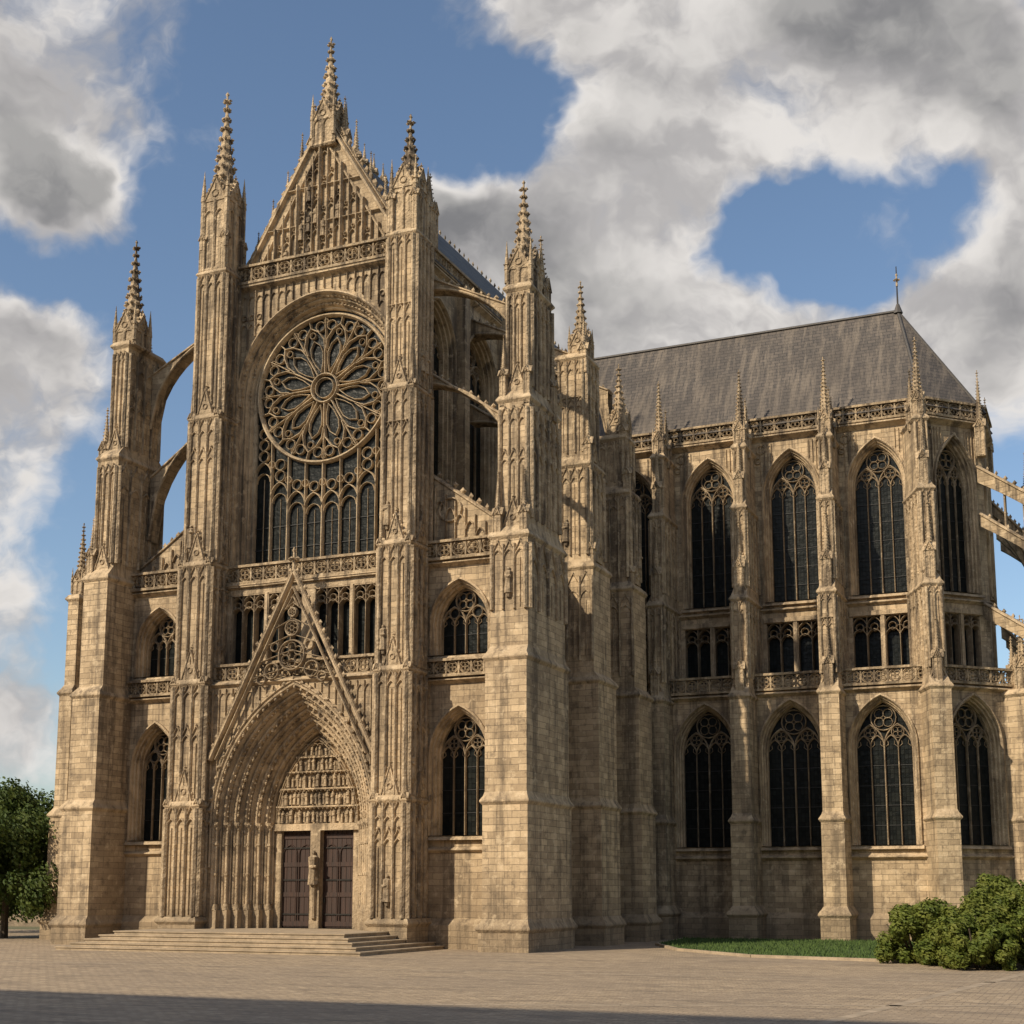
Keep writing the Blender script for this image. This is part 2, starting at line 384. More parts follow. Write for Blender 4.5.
for k in range(12):
    an=k*pi/6+pi/12; w=pi/12
    bar(RT,FR,[pol(.75,an-w),pol(1.6,an-w*.98),pol(2.1,an-w*.95)],.09,D0,D1)
    L=[pol(.85,an),pol(1.35,an-w*.62),pol(1.85,an-w*.7),pol(2.25,an-w*.45),pol(2.55,an),pol(2.25,an+w*.45),pol(1.85,an+w*.7),pol(1.35,an+w*.62)]
    bar(RT,FR,L,.055,D0,D1-.05,True)
    for sg in (-1,1):
        bar(RT,FR,[pol(2.0,an-w*.95*sg),pol(2.5,an-w*.85*sg),pol(2.95,an-w*.45*sg),pol(3.25,an)],.08,D0,D1)
        bar(RT,FR,[pol(2.3,an-w*.98*sg),pol(2.9,an-w*1.0*sg),pol(3.6,an-w*.98*sg)] if sg==1 else [pol(3.25,an),pol(3.6,an)],.07,D0,D1-.02)
        c=pol(3.2,an-w*.62*sg); bar(RT,FR,circ(c[0],c[1],.27,10),.05,D0,D1-.05,True)
    c=pol(2.87,an); bar(RT,FR,circ(c[0],c[1],.18,8),.045,D0,D1-.06,True)
    c=pol(3.42,an+w); bar(RT,FR,circ(c[0],c[1],.13,7),.045,D0,D1-.06,True)
nl=8; lw=2*a/nl
for i in range(nl+1):
    s=-a+i*lw; top=rz-sqrt(max(0,Rr*Rr-s*s)) if abs(s)<Rr else rz
    bar(RT,FR,[(s,zb),(s,min(top,27.5))],.14 if i%2==0 else .08,D0,D1)
for i in range(nl):
    c=-a+(i+.5)*lw; m=min(i,nl-1-i); zt=[25.3,24.1,23.5,23.3][m]
    bar(RT,FR,arch(c,lw/2,.75,0,zt-.75,None,5),.08,D0,D1)
    bar(RT,FR,arch(c,lw/2-.08,.5,0,zt-1.1,None,4),.045,D0,D1-.05)
    for q in range([3,2,1,1][m]): bar(RT,FR,circ(c,zt+.35+q*.62,.3-.03*(m>1),10),.05,D0,D1-.04,True)
    bar(RT,FR,[(c,zb),(c,zt-.9)],.035,D0,D0+.06)
    for zz in (20.5,21.7): box('window_iron',FR,c-lw/2,c+lw/2,D0,D0+.05,zz,zz+.03)
for i in range(1,nl):
    s=-a+i*lw; zt=[0,25.0,24.05,23.75,23.7,23.75,24.05,25.0][i]
    bar(RT,FR,circ(s,zt+.12,.2,8),.045,D0,D1-.04,True)
s=.25
while s<4.95:
    z0=archz(s,a,h,OM+.2,zs)
    if s>4.7: z0=29.5
    for sx in (-1,1):
        if z0<34.6: bar('carving',FR,[(sx*s,z0),(sx*s,34.8)],.08,-.02,.12)
        if 34.5-z0>.7: bar('carving',FR,arch(sx*(s-.235),.2,.3,0,34.2,None,4),.05,-.02,.1)
        if 34.5-z0>2: bar('carving',FR,arch(sx*(s-.235),.2,.3,0,32.6,None,4),.05,-.02,.1); bar('carving',FR,circ(sx*(s-.235),33.3,.15,8),.04,-.02,.09,True)
    s+=.47
course(FR,-BW,BW,0,34.95,.3,.3)
box('walls',FR,-BW,BW,-1,.35,34.98,35.12)
balus(FR,-BW,BW,.25,35.12,36.2)
# ---------------- main gable
Ga=44.0; gb=5.1; gy=-.25
ext('carved_walls',FR,[(-gb,35.0),(gb,35.0),(gb,35.4),(0,Ga),(-gb,35.4)],gy-.8,gy)
for sx in (-1,1):
    bar('mouldings',FR,[(sx*(gb+.1),35.3),(0,Ga+.1)],.34,gy-.75,gy+.25)
    bar('mouldings',FR,[(sx*(gb-.7),35.4),(0,Ga-1.2)],.14,gy,gy+.18)
    rake(FR,sx*(gb+.3),35.5,0,Ga+.45,gy-.5,gy+.1,.12,.5,.2)
n=19
for i in range(n+1):
    s=-4.3+8.6*i/n; zt=35.4+(Ga-35.4)*(1-abs(s)/gb)-.9
    bar('carving',FR,[(s,35.2),(s,zt)],.1 if i%3 else .17,gy,gy+(.22 if i%3 else .34))
    if i<n:
        c=s+4.3/n; zt2=35.4+(Ga-35.4)*(1-(abs(c)+.3)/gb)-1.0
        z=37.0+.4*(i%3)
        while z<zt2:
            bar('carving',FR,arch(c,.2,.3,0,z-.4,None,4),.06,gy,gy+.15)
            bar('carving',FR,circ(c,z+.15,.1,6),.045,gy,gy+.12,True)
            if rnd()<.35: figure('carving',FR,c,gy+.12,z-1.5,1.0)
            z+=1.75
course(FR,-3.7,3.7,gy,38.1,.2,.2); course(FR,-2.3,2.3,gy,40.2,.2,.2)
pinnacle(0,.55,42.4,1.3,1.5,4.5)
for sx in (-1,1):
    pinnacle(sx*.95,.55,42.0,.5,.9,2.2,False); pinnacle(sx*1.7,.55,40.7,.42,.8,2.1,False)
    pinnacle(sx*2.6,.6,39.2,.38,.6,1.8,False); pinnacle(sx*3.5,.6,37.8,.38,.6,1.7,False); pinnacle(sx*4.4,.6,36.4,.34,.6,1.4,False)
for k in range(9):
    pinnacle(.0,2.2+k*1.1,43.0,.3,.5,1.3-.06*k,False)
# ---------------- main piers flanking the bay
for sx in (-1,1):
    i_=BW-.05; e=.18 if sx<0 else 0
    def X(w):
        lo,hi=i_,i_+w+e
        return (lo,hi) if sx>0 else (-hi,-lo)
    zs_=[0,1.3,7.0,13.2,19.4,27.4,35.6]
    for j,(w,dp) in enumerate(((1.85,2.45),(1.75,2.35),(1.7,2.2),(1.65,2.05),(1.58,1.8),(1.52,1.6))):
        x0,x1=X(w)
        if j==0: pier_stage(x0-.1,x1+.1,-dp,.2,zs_[j],zs_[j+1],0,0,'walls')
        else: pier_stage(x0,x1,-dp,.2,zs_[j],zs_[j+1],3,4,p=.16-.008*j,seg=[0,4.5,4.5,4.5,5,5][j])
        if 0<j<5:
            z=zs_[j+1]; c=(x0+x1)/2; y=-dp+.06; hw=(x1-x0)/2-.05
            gablet((c,y+.1,1,0,0,-1),0,hw*1.1,z+.1,hw*1.7,-.1,.12)
            gablet((c+hw,-.9,0,1,1,0),0,1.0,z+.1,1.4,-.1,.12)
            for q in (-1,1): pinnacle(c+q*hw,y,z-1.6,.24,1.6,1.8,False)
            pinnacle(c+hw,-.1,z-1.2,.24,1.2,1.5,False)
    x0,x1=X(1.52); c=(x0+x1)/2
    if sx<0: pinnacle(c+.03,-.8,35.7,1.5,4.0,5.9)
    else:
        pinnacle(c,-.8,35.6,1.35,2.5,3.6); pinnacle(c+.55,.4,35.4,.6,2.0,1.9,False)
    for qx in (-1,1):
        for qy in (-1.5,.1): pinnacle(c+qx*.68,qy,35.6,.32,1.9,1.6,False)
# ---------------- side bays
for sx in (-1,1):
    lo,hi=(6.4,11.1) if sx>0 else (-11.4,-6.6)
    c,aw=(8.35,1.26) if sx>0 else (-9.5,1.15)
    o=.40
    panel('walls',FR,lo,hi,0,12.9,0,c,aw,2.05,o,9.1,5.3); window(FR,c,aw,5.3,9.1,2.05)
    panel('walls',FR,lo,hi,12.9,18.6,0,c,aw,1.8,o,15.6,14.0); window(FR,c,aw,14.0,15.6,1.8)
    course(FR,lo,hi,0,4.6,.3,.2); course(FR,lo,hi,0,12.75,.34,.3); course(FR,lo,hi,0,18.55,.34,.3)
    frus('walls',FR,(lo,hi,-.1,.3),0,(lo,hi,-.1,.3),1.1); frus('mouldings',FR,(lo,hi,-.1,.3),1.1,(lo,hi,-.1,.02),1.4)
    balus(FR,lo,hi,.25,12.9,13.8); balus(FR,lo,hi,.25,18.7,19.7)
    box('walls',FR,lo,hi,-1,.2,18.6,18.72)
    i_,o_=(6.5*sx,(10.9 if sx>0 else 11.3)*sx)
    ext('carved_walls',FR,[(i_,18.7),(o_,18.7),(o_,20.0),(i_,23.2)],-.9,-.4)
    rake(FR,o_,20.1,i_,23.3,-.9,-.3,.24,.5,.16)
    for k in range(8):
        s=i_+(o_-i_)*(k+.5)/8; zt=23.2-3.2*(k+.5)/8-.4
        bar('carving',FR,[(s,18.8),(s,zt)],.09,-.4,-.25)
        bar('carving',FR,arch(s+sx*.27,.22,.4,0,zt-1.1,None,4),.07,-.4,-.25)
    bar('carving',FR,circ(i_+sx*1.1,21.4,.6,14),.1,-.4,-.25,True)
    for yy in (1.2,7.6,13.6):
        f=(0,yy,1,0,0,-1)
        flyer(f,sx*11.2,25.4,sx*5.4,29.4,1.1,3.6,-.4,.4)
        flyer(f,sx*11.4,31.4,sx*5.4,34.4,1.0,3.2,-.4,.4)
# ---------------- outer buttresses
stack(FR,[(1.1,10.55,13.0,-3.1,2.6),(6.8,10.68,12.9,-3,2.45),(13.4,10.75,12.82,-2.9,2.35),(19.2,10.85,12.75,-2.7,2.0),(26,11.05,12.65,-2.2,1.55),(31.8,11.25,12.5,-1.7,1.1)],gab=(3,4))
for z0,z1,x0,x1,y0,y1 in ((20,25.4,11.05,12.65,-1.55,2.2),(26.6,31.3,11.25,12.5,-1.1,1.7),(15.6,18.7,10.85,12.75,-2.0,2.7)):
    n1=2 if z0<19 else 3
    ribs((x0,y0,1,0,0,-1),.1,x1-x0-.1,0,z0,z1,3,.12,seg=4,fig=.15); ribs((x1,y0,0,1,1,0),.1,y1-y0-.1,0,z0,z1,n1+2,.12,seg=4,fig=.15)
for q in (11.25,12.5): pinnacle(q,-1.4,25.6,.3,1.6,1.9,False)
pinnacle(12.6,1.5,25.6,.36,1.8,1.9,False); pinnacle(11.15,-1.8,18.6,.36,1.6,2.0,False); pinnacle(12.5,-1.8,18.6,.36,1.6,2.0,False)
pinnacle(11.85,-.3,31.8,1.25,1.0,4.2)
pinnacle(12.15,1.2,31.8,.7,.6,2.6,False); pinnacle(12.3,2.4,26,.6,.8,2.4,False)
# left outer
stack(FR,[(1.1,-13.3,-11.1,-3,3.0),(7.0,-13.15,-11.17,-2.95,2.8),(12.9,-13.0,-11.23,-2.8,2.6),(19.2,-12.85,-11.29,-2.6,2.3),(26,-12.7,-11.35,-2.2,1.8),(32.6,-12.45,-11.42,-1.7,1.3)],gab=(3,4))
ribs((-12.7,-1.8,1,0,0,-1),.1,1.25,0,20,25.4,3,.12,seg=4,fig=.1); ribs((-11.35,-1.8,0,1,1,0),.1,3.8,0,20,25.4,4,.12,seg=4,fig=.1)
ribs((-12.45,-1.3,1,0,0,-1),.1,.95,0,26.6,32,3,.1,seg=4); ribs((-11.42,-1.3,0,1,1,0),.1,2.9,0,26.6,32,4,.1,seg=4,fig=.1)
pinnacle(-11.85,-.5,32.5,1.3,.9,4.9)
pinnacle(-12.75,-1.2,25.0,.5,1.6,2.2,False); pinnacle(-12.75,-1.9,19.2,.4,1.3,1.9,False); pinnacle(-12.6,0,32.0,.5,.9,1.6,False)
pinnacle(-12.1,1.3,31.6,.5,.9,1.8,False)
stack(FR,[(1.1,-18.6,-17.3,-5.5,-2.1),(7,-18.5,-17.4,-5.4,-2.3),(14,-18.4,-17.5,-5.3,-2.5),(19.6,-18.35,-17.6,-5,-2.8)])
pinnacle(-18.0,3.4,19.6,.7,1.0,3.2)
box('walls',FR,-18,-12.9,-12,-5.05,0,15)
# ---------------- east side of the transept aisle (facing +X)
SF=(10.4,0,0,1,1,0)
for c,s0,s1 in ((4.55,2.9,6.3),(10.6,9,12.2),(16.5,14.6,18.2)):
    aw=.95
    panel('walls',SF,s0,s1,0,12.9,0,c,aw,1.9,.40,9.1,5.3); window(SF,c,aw,5.3,9.1,1.9,1)
    panel('walls',SF,s0,s1,12.9,18.6,0,c,aw,1.6,.40,15.6,14.0); window(SF,c,aw,14.0,15.6,1.6,1)
    course(SF,s0,s1,0,4.6,.3,.2); course(SF,s0,s1,0,12.75,.34,.3); balus(SF,s0,s1,.2,12.9,13.85); balus(SF,s0,s1,.1,18.7,19.75)
box('walls',FR,5.6,10.42,-20,-.8,18.3,18.6)
for y0,y1,xe,zt in ((6.1,8.9,13.2,31.0),(12.1,14.5,13.35,28.3)):
    f=(10.4,0,0,1,1,0); e=xe-10.4
    stack(f,[(1.1,y0-.1,y1+.1,-.2,e+.25),(7,y0,y1,-.2,e+.1),(13.4,y0+.05,y1-.05,-.2,e),(19.4,y0+.1,y1-.1,-.2,e-.25),(25,y0+.3,y1-.3,.2,e-.5),(zt,y0+.45,y1-.45,.5,e-.75)],gab=(3,4))
    xx=10.4+e
    ribs((10.6,y0+.3,1,0,0,-1),.1,e-.8,0,20,24.6,4,.11,seg=4); ribs((xx-.5,y0+.3,0,1,1,0),.1,y1-y0-.7,0,20,24.6,3,.11,seg=4)
    ribs((10.9,y0+.45,1,0,0,-1),.1,e-1.35,0,25.6,zt-.3,3,.1,seg=4); ribs((xx-.75,y0+.45,0,1,1,0),.1,y1-y0-1,0,25.6,zt-.3,3,.1,seg=4)
    ribs((10.4,y0+.1,1,0,0,-1),.4,e-.3,0,14.4,18.8,3,.1,seg=5)
    pinnacle(xx-1.3,(y0+y1)/2,zt,.95,.8,3.3); pinnacle(xx-.6,y0+.5,24.6,.4,1.4,2.0,False); pinnacle(xx-.5,y0+.5,18.9,.36,1.4,1.8,False)
    pinnacle(xx-.85,y0+.6,zt-1.0,.4,1.3,1.8,False); pinnacle(xx-1.9,y1-.5,zt-1.0,.4,1.3,2.0,False)
box('walls',FR,-11.3,-10.4,-30,-1,0,18.6); box('walls',FR,-10.5,-5.6,-30,-.8,18.3,18.6)
# ---------------- main vessel of the transept
TF=(5.5,0,0,1,1,0)
for c,s0,s1 in [(2.8,0.2,5.6),(8.2,5.6,11),(13.6,11,16.4),(18.2,16.4,20.2)]:
    aw=1.8 if s1-s0>5 else .9
    panel('carved_walls',TF,s0,s1,18.6,36,0,c,aw,2.3,.40,31.2,23.2); window(TF,c,aw,23.2,31.2,2.3)
    box('carved_walls',TF,s0-.3,s0+.3,-.1,.5,18.6,35.6); course(TF,s0,s1,0,35.3,.4,.3); balus(TF,s0,s1,.1,35.5,36.4)
box('carved_walls',FR,-5.5,-5.0,-40,-.2,18.6,36); box('walls',FR,5.0,5.49,-40,-20.3,18.6,36)
for sx in (-1,1):
    add('slate_roof',FR,[(sx*10.5,-.9,19.2),(sx*5.5,-.9,22.9),(sx*5.5,-20,22.9),(sx*10.5,-20,19.2)],[(0,1,2,3)])
add('slate_roof',FR,[(-5.8,-1.0,35.6),(0,-1.0,43.6),(0,-42,43.6),(-5.8,-42,35.6),(5.8,-1.0,35.6),(5.8,-42,35.6)],[(0,1,2,3),(4,1,2,5),(3,2,5)])
y=1.5
while y<40:
    octa('carving',FR,0,-y,43.75,.07,.14,.2); y+=.7
# ================================================================== CHOIR
def choir_bay(f,L,c=None,a1=1.5):
    c=L/2 if c is None else c
    panel('walls',f,0,L,0,13.9,0,c,a1,2.45,.40,10.6,5.15); window(f,c,a1,5.15,10.6,2.45)
    course(f,0,L,0,4.5,.34,.25); course(f,0,L,0,13.75,.36,.3)
    frus('walls',f,(0,L,-.1,.3),0,(0,L,-.1,.3),1.2); frus('mouldings',f,(0,L,-.1,.3),1.2,(0,L,-.1,.02),1.5)
    balus(f,0,L,.15,13.95,14.95)
def choir_up(f,L,c=None,a2=1.36):
    c=L/2 if c is None else c
    z0,z1=14.9,18.3; w=min(1.75,L/2-.7)
    panel('walls',f,0,L,13.9,z0,0); panel('walls',f,0,c-w,z0,z1,0); panel('walls',f,c+w,L,z0,z1,0)
    gallery(f,c-w,c-.1,z0,z1,2,-.5,0); gallery(f,c+.1,c+w,z0,z1,2,-.5,0); box('mouldings',f,c-.1,c+.1,-.5,.08,z0,z1)
    box('mouldings',f,c-w-.1,c+w+.1,.003,.12,z1-.02,z1+.25)
    panel('walls',f,0,L,z1,29.7,0,c,a2,2.4,.40,26.0,19.5); window(f,c,a2,19.5,26.0,2.4)
    course(f,0,L,0,19.0,.3,.25); course(f,0,L,0,29.6,.5,.4); balus(f,0,L,.25,29.75,30.8)
    for sx in (-1,1):
        for i in range(5):
            s=c+sx*(a2+.42+.0)-sx*i*.22
            if abs(s-c)<2.3 and i<4: bar('carving',f,[(s,archz(s-c,a2,2.4,.5,26.0)),(s,29.2)],.05,0,.08)
        bar('carving',f,circ(c+sx*1.75,28.9,.26,10),.06,0,.1,True); bar('carving',f,circ(c+sx*1.95,28.2,.18,8),.05,0,.1,True)
LY,UY=18.2,20.2
xs=[7.9,12.9,17.9,22.9,28.1]
for i in range(4):
    x0,x1=xs[i],xs[i+1]
    choir_bay((x0,LY,1,0,0,-1),x1-x0,c=2.5); choir_up((x0,UY,1,0,0,-1),x1-x0,c=2.5)
lowp=[(28.1,18.2),(32.0,22.1),(32.0,27.9),(28.1,31.8),(3,31.8)]
upp=[(28.1,20.2),(31.0,23.1),(31.0,26.9),(28.1,29.8),(3,29.8)]
for i in range(3):
    f,L=frame(*lowp[i],*lowp[i+1]); choir_bay(f,L)
    f,L=frame(*upp[i],*upp[i+1]); choir_up(f,L,a2=1.1)
f,L=frame(*lowp[3],*lowp[4]); panel('walls',f,0,L,0,14,0); f,L=frame(*upp[3],*upp[4]); panel('walls',f,0,L,13.9,30,0)
add('slate_roof',FR,[(5,-18.1,13.85),(28.1,-18.1,13.85),(31.9,-22.1,13.85),(31.9,-27.9,13.85),(28.1,-31.8,13.85),(5,-31.8,13.85)],[tuple(range(6))])
def choir_butt(f,top=29.2):
    stack(f,[(1.5,-.78,.78,-.3,2.3),(6.6,-.62,.62,-.3,2.05),(13.6,-.55,.55,-.3,1.85),(19.3,-.46,.46,-2.1,1.35),(24.8,-.4,.4,-2.1,.85),(top-.6,-.34,.34,-2.1,.35)],gab=(2,3,4))
    ox,oy,tx,ty,nx,ny=f
    def W(s,d): return ox+s*tx+d*nx, oy+s*ty+d*ny
    for (s,d,z,w,hs,hp) in ((0,-.05,top-.6,.62,1.0,3.5),(0,1.0,19.2,.5,1.9,2.6),(0,.55,24.6,.45,1.9,2.6),(0,1.5,13.6,.45,1.5,2.0),(0,-1.4,top-.6,.5,1.0,2.2),(.3,-.5,top-1.2,.3,1.2,1.8),(-.3,-.5,top-1.2,.3,1.2,1.8)):
        x,y=W(s,d); pinnacle(x,y,z,w,hs,hp,w>.6)
    ribs((ox+1.35*nx,oy+1.35*ny,tx,ty,nx,ny),-.4,.4,0,14.6,19,2,.1,seg=4)
    ribs((ox+.85*nx,oy+.85*ny,tx,ty,nx,ny),-.35,.35,0,20,24.5,2,.1,seg=4)
    ribs((ox+.35*nx,oy+.35*ny,tx,ty,nx,ny),-.3,.3,0,25.4,top-.9,2,.09,seg=4)
    for sg in (1,-1):
        g=(ox+.4*tx*sg,oy+.4*ty*sg,-nx*sg,-ny*sg,tx*sg,ty*sg); a0,a1=(-.8,1.9) if sg>0 else (-1.9,.8); ribs(g,a0,a1,0,20,24.5,4,.08,seg=4,fig=0)
        g=(ox+.46*tx*sg,oy+.46*ty*sg,-nx*sg,-ny*sg,tx*sg,ty*sg); a0,a1=(-1.2,1.9) if sg>0 else (-1.9,1.2); ribs(g,a0,a1,0,14.6,19,4,.08,seg=4,fig=0)
for x in (12.9,17.9,22.9): choir_butt((x,LY,1,0,0,-1),29.2)
def diag(px,py,ang): return (px,py,cos(ang),sin(ang),sin(ang),-cos(ang))
choir_butt(diag(28.1,18.3,pi/8),29.6)
for i,(px,py,ang) in enumerate(((32.0,22.1,3*pi/8),(32.0,27.9,5*pi/8),(28.1,31.8,7*pi/8))):
    f=diag(px,py,ang)
    g=(f[0],f[1],f[4],f[5],f[2],f[3])
    stack(f,[(1.5,-.8,.8,-.3,1.9),(6.6,-.66,.66,-.3,1.7),(13.6,-.56,.56,-.3,1.5)],gab=())
    pinnacle(f[0]+.7*f[4],f[1]+.7*f[5],13.6,.7,1.4,2.6); pinnacle(f[0]+.1*f[4],f[1]+.1*f[5],13.6,.45,1.2,1.8,False)
    pinnacle(f[0]-1.05*f[4],f[1]-1.05*f[5],27.6,.5,1.8,3.2,False)
    if i==0:
        flyer(g,6.2,21.4,-1.25,27.0,.7,1.2,-.22,.22,strut=True); flyer(g,6.2,18.4,-1.25,24.2,.5,.8,-.18,.18,strut=True); flyer(g,6.2,13.6,-1.25,18.9,.65,1.2,-.22,.22,strut=True)
        for t in (.2,.35,.5,.65,.8):
            s=6.2-7.45*t; z=18.4+5.8*t; box('tracery',g,s-.05,s+.05,-.08,.08,z,z+2.4)
        f2=(f[0]+6.6*f[4],f[1]+6.6*f[5])+f[2:]
        stack(f2,[(1.5,-.8,.8,-1.2,1.4),(9,-.6,.6,-1.0,1.1),(16,-.5,.5,-.8,.8),(22,-.36,.36,-.5,.5)],gab=(1,2)); pinnacle(f2[0],f2[1],22,.75,1.2,3.6)
for (px,py,ang,zt) in ((33.7,30.5,pi/2,28.2),(34.2,34.5,pi/2,29),(35.5,38,pi/2,28),(34.4,27.0,pi/2,23.5)):
    f=diag(px,py,ang)
    stack(f,[(1.5,-.8,.8,-1.2,1.4),(9,-.6,.6,-1.0,1.1),(16,-.45,.45,-.7,.7),(zt,-.33,.33,-.45,.45)],gab=(1,2))
    pinnacle(px,py,zt,.65,1.2,3.6); pinnacle(px-.7,py,zt-2,.4,1.2,2.4,False)
    g=(f[0],f[1],f[4],f[5],f[2],f[3]); L=px-31.0
    flyer(g,-.4,22.6,-L-.2,26.4,.6,1.0,-.22,.22,strut=True); flyer(g,-.4,15.4,-L+.3,18.4,.5,.8,-.22,.22,strut=True)
ez=30.3; rz2=38.25
E=[(2,19.85),(28.25,19.85),(31.35,22.95),(31.35,27.05),(28.25,30.15),(2,30.15)]
V=[(x,-y,ez) for x,y in E]+[(2,-25,rz2),(26.4,-25,rz2)]
add('choir_roof',FR,V,[(0,1,7,6),(1,2,7),(2,3,7),(3,4,7),(4,5,6,7)])
bar('lead_ridge',(0,25,1,0,0,-1),[(2,rz2+.05),(26.4,rz2+.05)],.22,-.12,.12)
def tube3(mb,a,b,r,n=6):
    a=Vector(a); b=Vector(b); t=(b-a).normalized(); u=t.cross(Vector((.3,.2,.9))).normalized(); v=t.cross(u)
    m=G(mb); k=len(m.v)
    for p in (a,b):
        for i in range(n): m.v.append(tuple(p+u*r*cos(2*pi*i/n)+v*r*sin(2*pi*i/n)))
    m.f+= [(k+i,k+(i+1)%n,k+n+(i+1)%n,k+n+i) for i in range(n)]
for ex,ey in E[1:5]: tube3('lead_ridge',(ex,ey,ez),(26.4,25,rz2),.1)
cyl('door_iron',(26.4,25,1,0,0,-1),0,0,.06,rz2,rz2+3.0,6,.03)
finial((26.4,25,1,0,0,-1),0,0,rz2+1.9,.7); cyl('lead_ridge',(26.4,25,1,0,0,-1),0,0,.3,rz2-.1,rz2+.5,8,.1)
for k in range(5):       # entrance steps with projecting nosings
    z1=.17*(k+1); o=(4-k)*.46
    box('entrance_steps',FR,-6.5-o,5.9+o,-.5,6.4+o,z1-.17 if k else 0,z1-.055)
    box('entrance_steps',FR,-6.55-o,5.95+o,-.5,6.45+o,z1-.055,z1 if k<4 else .848)

# ---- materials
def new(name):
    m=bpy.data.materials.new(name); m.use_nodes=True; nt=m.node_tree; nt.nodes.clear()
    out=nt.nodes.new('ShaderNodeOutputMaterial'); b=nt.nodes.new('ShaderNodeBsdfPrincipled'); nt.links.new(b.outputs[0],out.inputs[0])
    return m,nt,b
class N:
    def __init__(s,nt): s.nt=nt
    def link(s,a,b): s.nt.links.new(a,b)
    def put(s,inp,v):
        if hasattr(v,'is_linked'): s.nt.links.new(v,inp)
        else: inp.default_value=v
    def math(s,op,a,b=None,c=None,clamp=False):
        n=s.nt.nodes.new('ShaderNodeMath'); n.operation=op; n.use_clamp=clamp; s.put(n.inputs[0],a)
        if b is not None: s.put(n.inputs[1],b)
        return n.outputs[0]
    def vm(s,op,a,b=None):
        n=s.nt.nodes.new('ShaderNodeVectorMath'); n.operation=op; s.put(n.inputs[0],a)
        if b is not None: s.put(n.inputs[1],b)
        return n.outputs[1] if op in('LENGTH','DOT_PRODUCT','DISTANCE') else n.outputs[0]
    def noise(s,vec,sc,det=4,rough=.55,dist=0):
        n=s.nt.nodes.new('ShaderNodeTexNoise'); s.put(n.inputs['Vector'],vec); n.inputs['Scale'].default_value=sc; n.inputs['Detail'].default_value=det
        n.inputs['Roughness'].default_value=rough; n.inputs['Distortion'].default_value=dist; return n.outputs[0]
    def mr(s,v,a,b,c=0,d=1,smooth=False):
        n=s.nt.nodes.new('ShaderNodeMapRange'); n.interpolation_type='SMOOTHSTEP' if smooth else 'LINEAR'
        s.put(n.inputs[0],v)
        for i,x in zip((1,2,3,4),(a,b,c,d)): s.put(n.inputs[i],x)
        return n.outputs[0]
    def mix(s,f,a,b,mode='MIX'):
        n=s.nt.nodes.new('ShaderNodeMix'); n.data_type='RGBA'; n.blend_type=mode
        s.put(n.inputs[0],f); s.put(n.inputs[6],a); s.put(n.inputs[7],b); return n.outputs[2]
    def bump(s,h,st,dist):
        n=s.nt.nodes.new('ShaderNodeBump'); n.inputs['Strength'].default_value=st; n.inputs['Distance'].default_value=dist; s.put(n.inputs['Height'],h)
        return n.outputs[0]
    def pos(s): return s.nt.nodes.new('ShaderNodeNewGeometry').outputs['Position']
    def sep(s,v):
        n=s.nt.nodes.new('ShaderNodeSeparateXYZ'); s.put(n.inputs[0],v); return n.outputs
    def comb(s,x,y,z):
        n=s.nt.nodes.new('ShaderNodeCombineXYZ'); s.put(n.inputs[0],x);s.put(n.inputs[1],y);s.put(n.inputs[2],z); return n.outputs[0]
    def brick(s,vec,w,h,mort,c1,c2,cm,off=.5):
        n=s.nt.nodes.new('ShaderNodeTexBrick'); s.put(n.inputs['Vector'],vec); n.inputs['Scale'].default_value=1; n.inputs['Brick Width'].default_value=w
        n.inputs['Row Height'].default_value=h; n.inputs['Mortar Size'].default_value=mort; n.inputs['Mortar Smooth'].default_value=.3; n.offset=off
        n.inputs['Color1'].default_value=c1; n.inputs['Color2'].default_value=c2; n.inputs['Mortar'].default_value=cm; n.inputs['Bias'].default_value=0
        return n.outputs[0],n.outputs[1]
def stone(name,brick=True,base=(.58,.44,.275,1),alt=(.35,.26,.16,1),dirt=.72,carve=.5):
    m,nt,b=new(name); k=N(nt); p=k.pos(); x,y,z=k.sep(p)
    if brick:
        wob=k.math('MULTIPLY',k.noise(p,.9,1),.10)
        v=k.comb(k.math('ADD',k.math('ADD',x,y),wob),k.math('ADD',z,wob),0.0)
        col,fac=k.brick(v,.78,.30,.010,base,alt,(.18,.135,.088,1))
    else:
        nn=k.noise(p,1.3,3); col=k.mix(k.mr(nn,.35,.65),base,alt); fac=None
    big=k.noise(p,.22,4,.62); col=k.mix(k.mr(big,.44,.64,0,.6,True),col,(.25,.188,.12,1))
    streak=k.noise(k.vm('MULTIPLY',p,(1.5,1.5,.11)),1.0,4,.72)
    st=k.mr(streak,.47,.64,0,dirt,True)
    hz=k.mr(z,0,36,.75,1.15)
    col=k.mix(k.math('MULTIPLY',st,hz),col,(.08,.060,.042,1))
    fine=k.noise(p,1.9,4,.70); col=k.mix(k.mr(fine,.52,.71,0,.62,True),col,(.11,.083,.057,1))
    col=k.mix(k.mr(fine,.47,.32,0,.5,True),col,(.68,.54,.36,1))
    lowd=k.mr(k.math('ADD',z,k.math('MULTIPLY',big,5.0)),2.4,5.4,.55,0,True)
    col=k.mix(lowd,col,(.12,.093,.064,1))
    k.link(col,b.inputs['Base Color']); b.inputs['Roughness'].default_value=.92
    h=k.noise(p,9,3,.7)
    if fac is not None:
        h=k.math('ADD',k.math('MULTIPLY',h,.8),k.math('MULTIPLY',fac,-.55)); nb=k.bump(h,.7,.06)
    else:
        if carve>.3:
            vo=nt.nodes.new('ShaderNodeTexVoronoi'); vo.inputs['Scale'].default_value=5.5; k.put(vo.inputs['Vector'],p)
            h=k.math('ADD',h,k.math('MULTIPLY',vo.outputs[0],carve))
        nb=k.bump(h,.9,.09)
    k.link(nb,b.inputs['Normal']); return m
M={}
M['walls']=stone('limestone_ashlar')
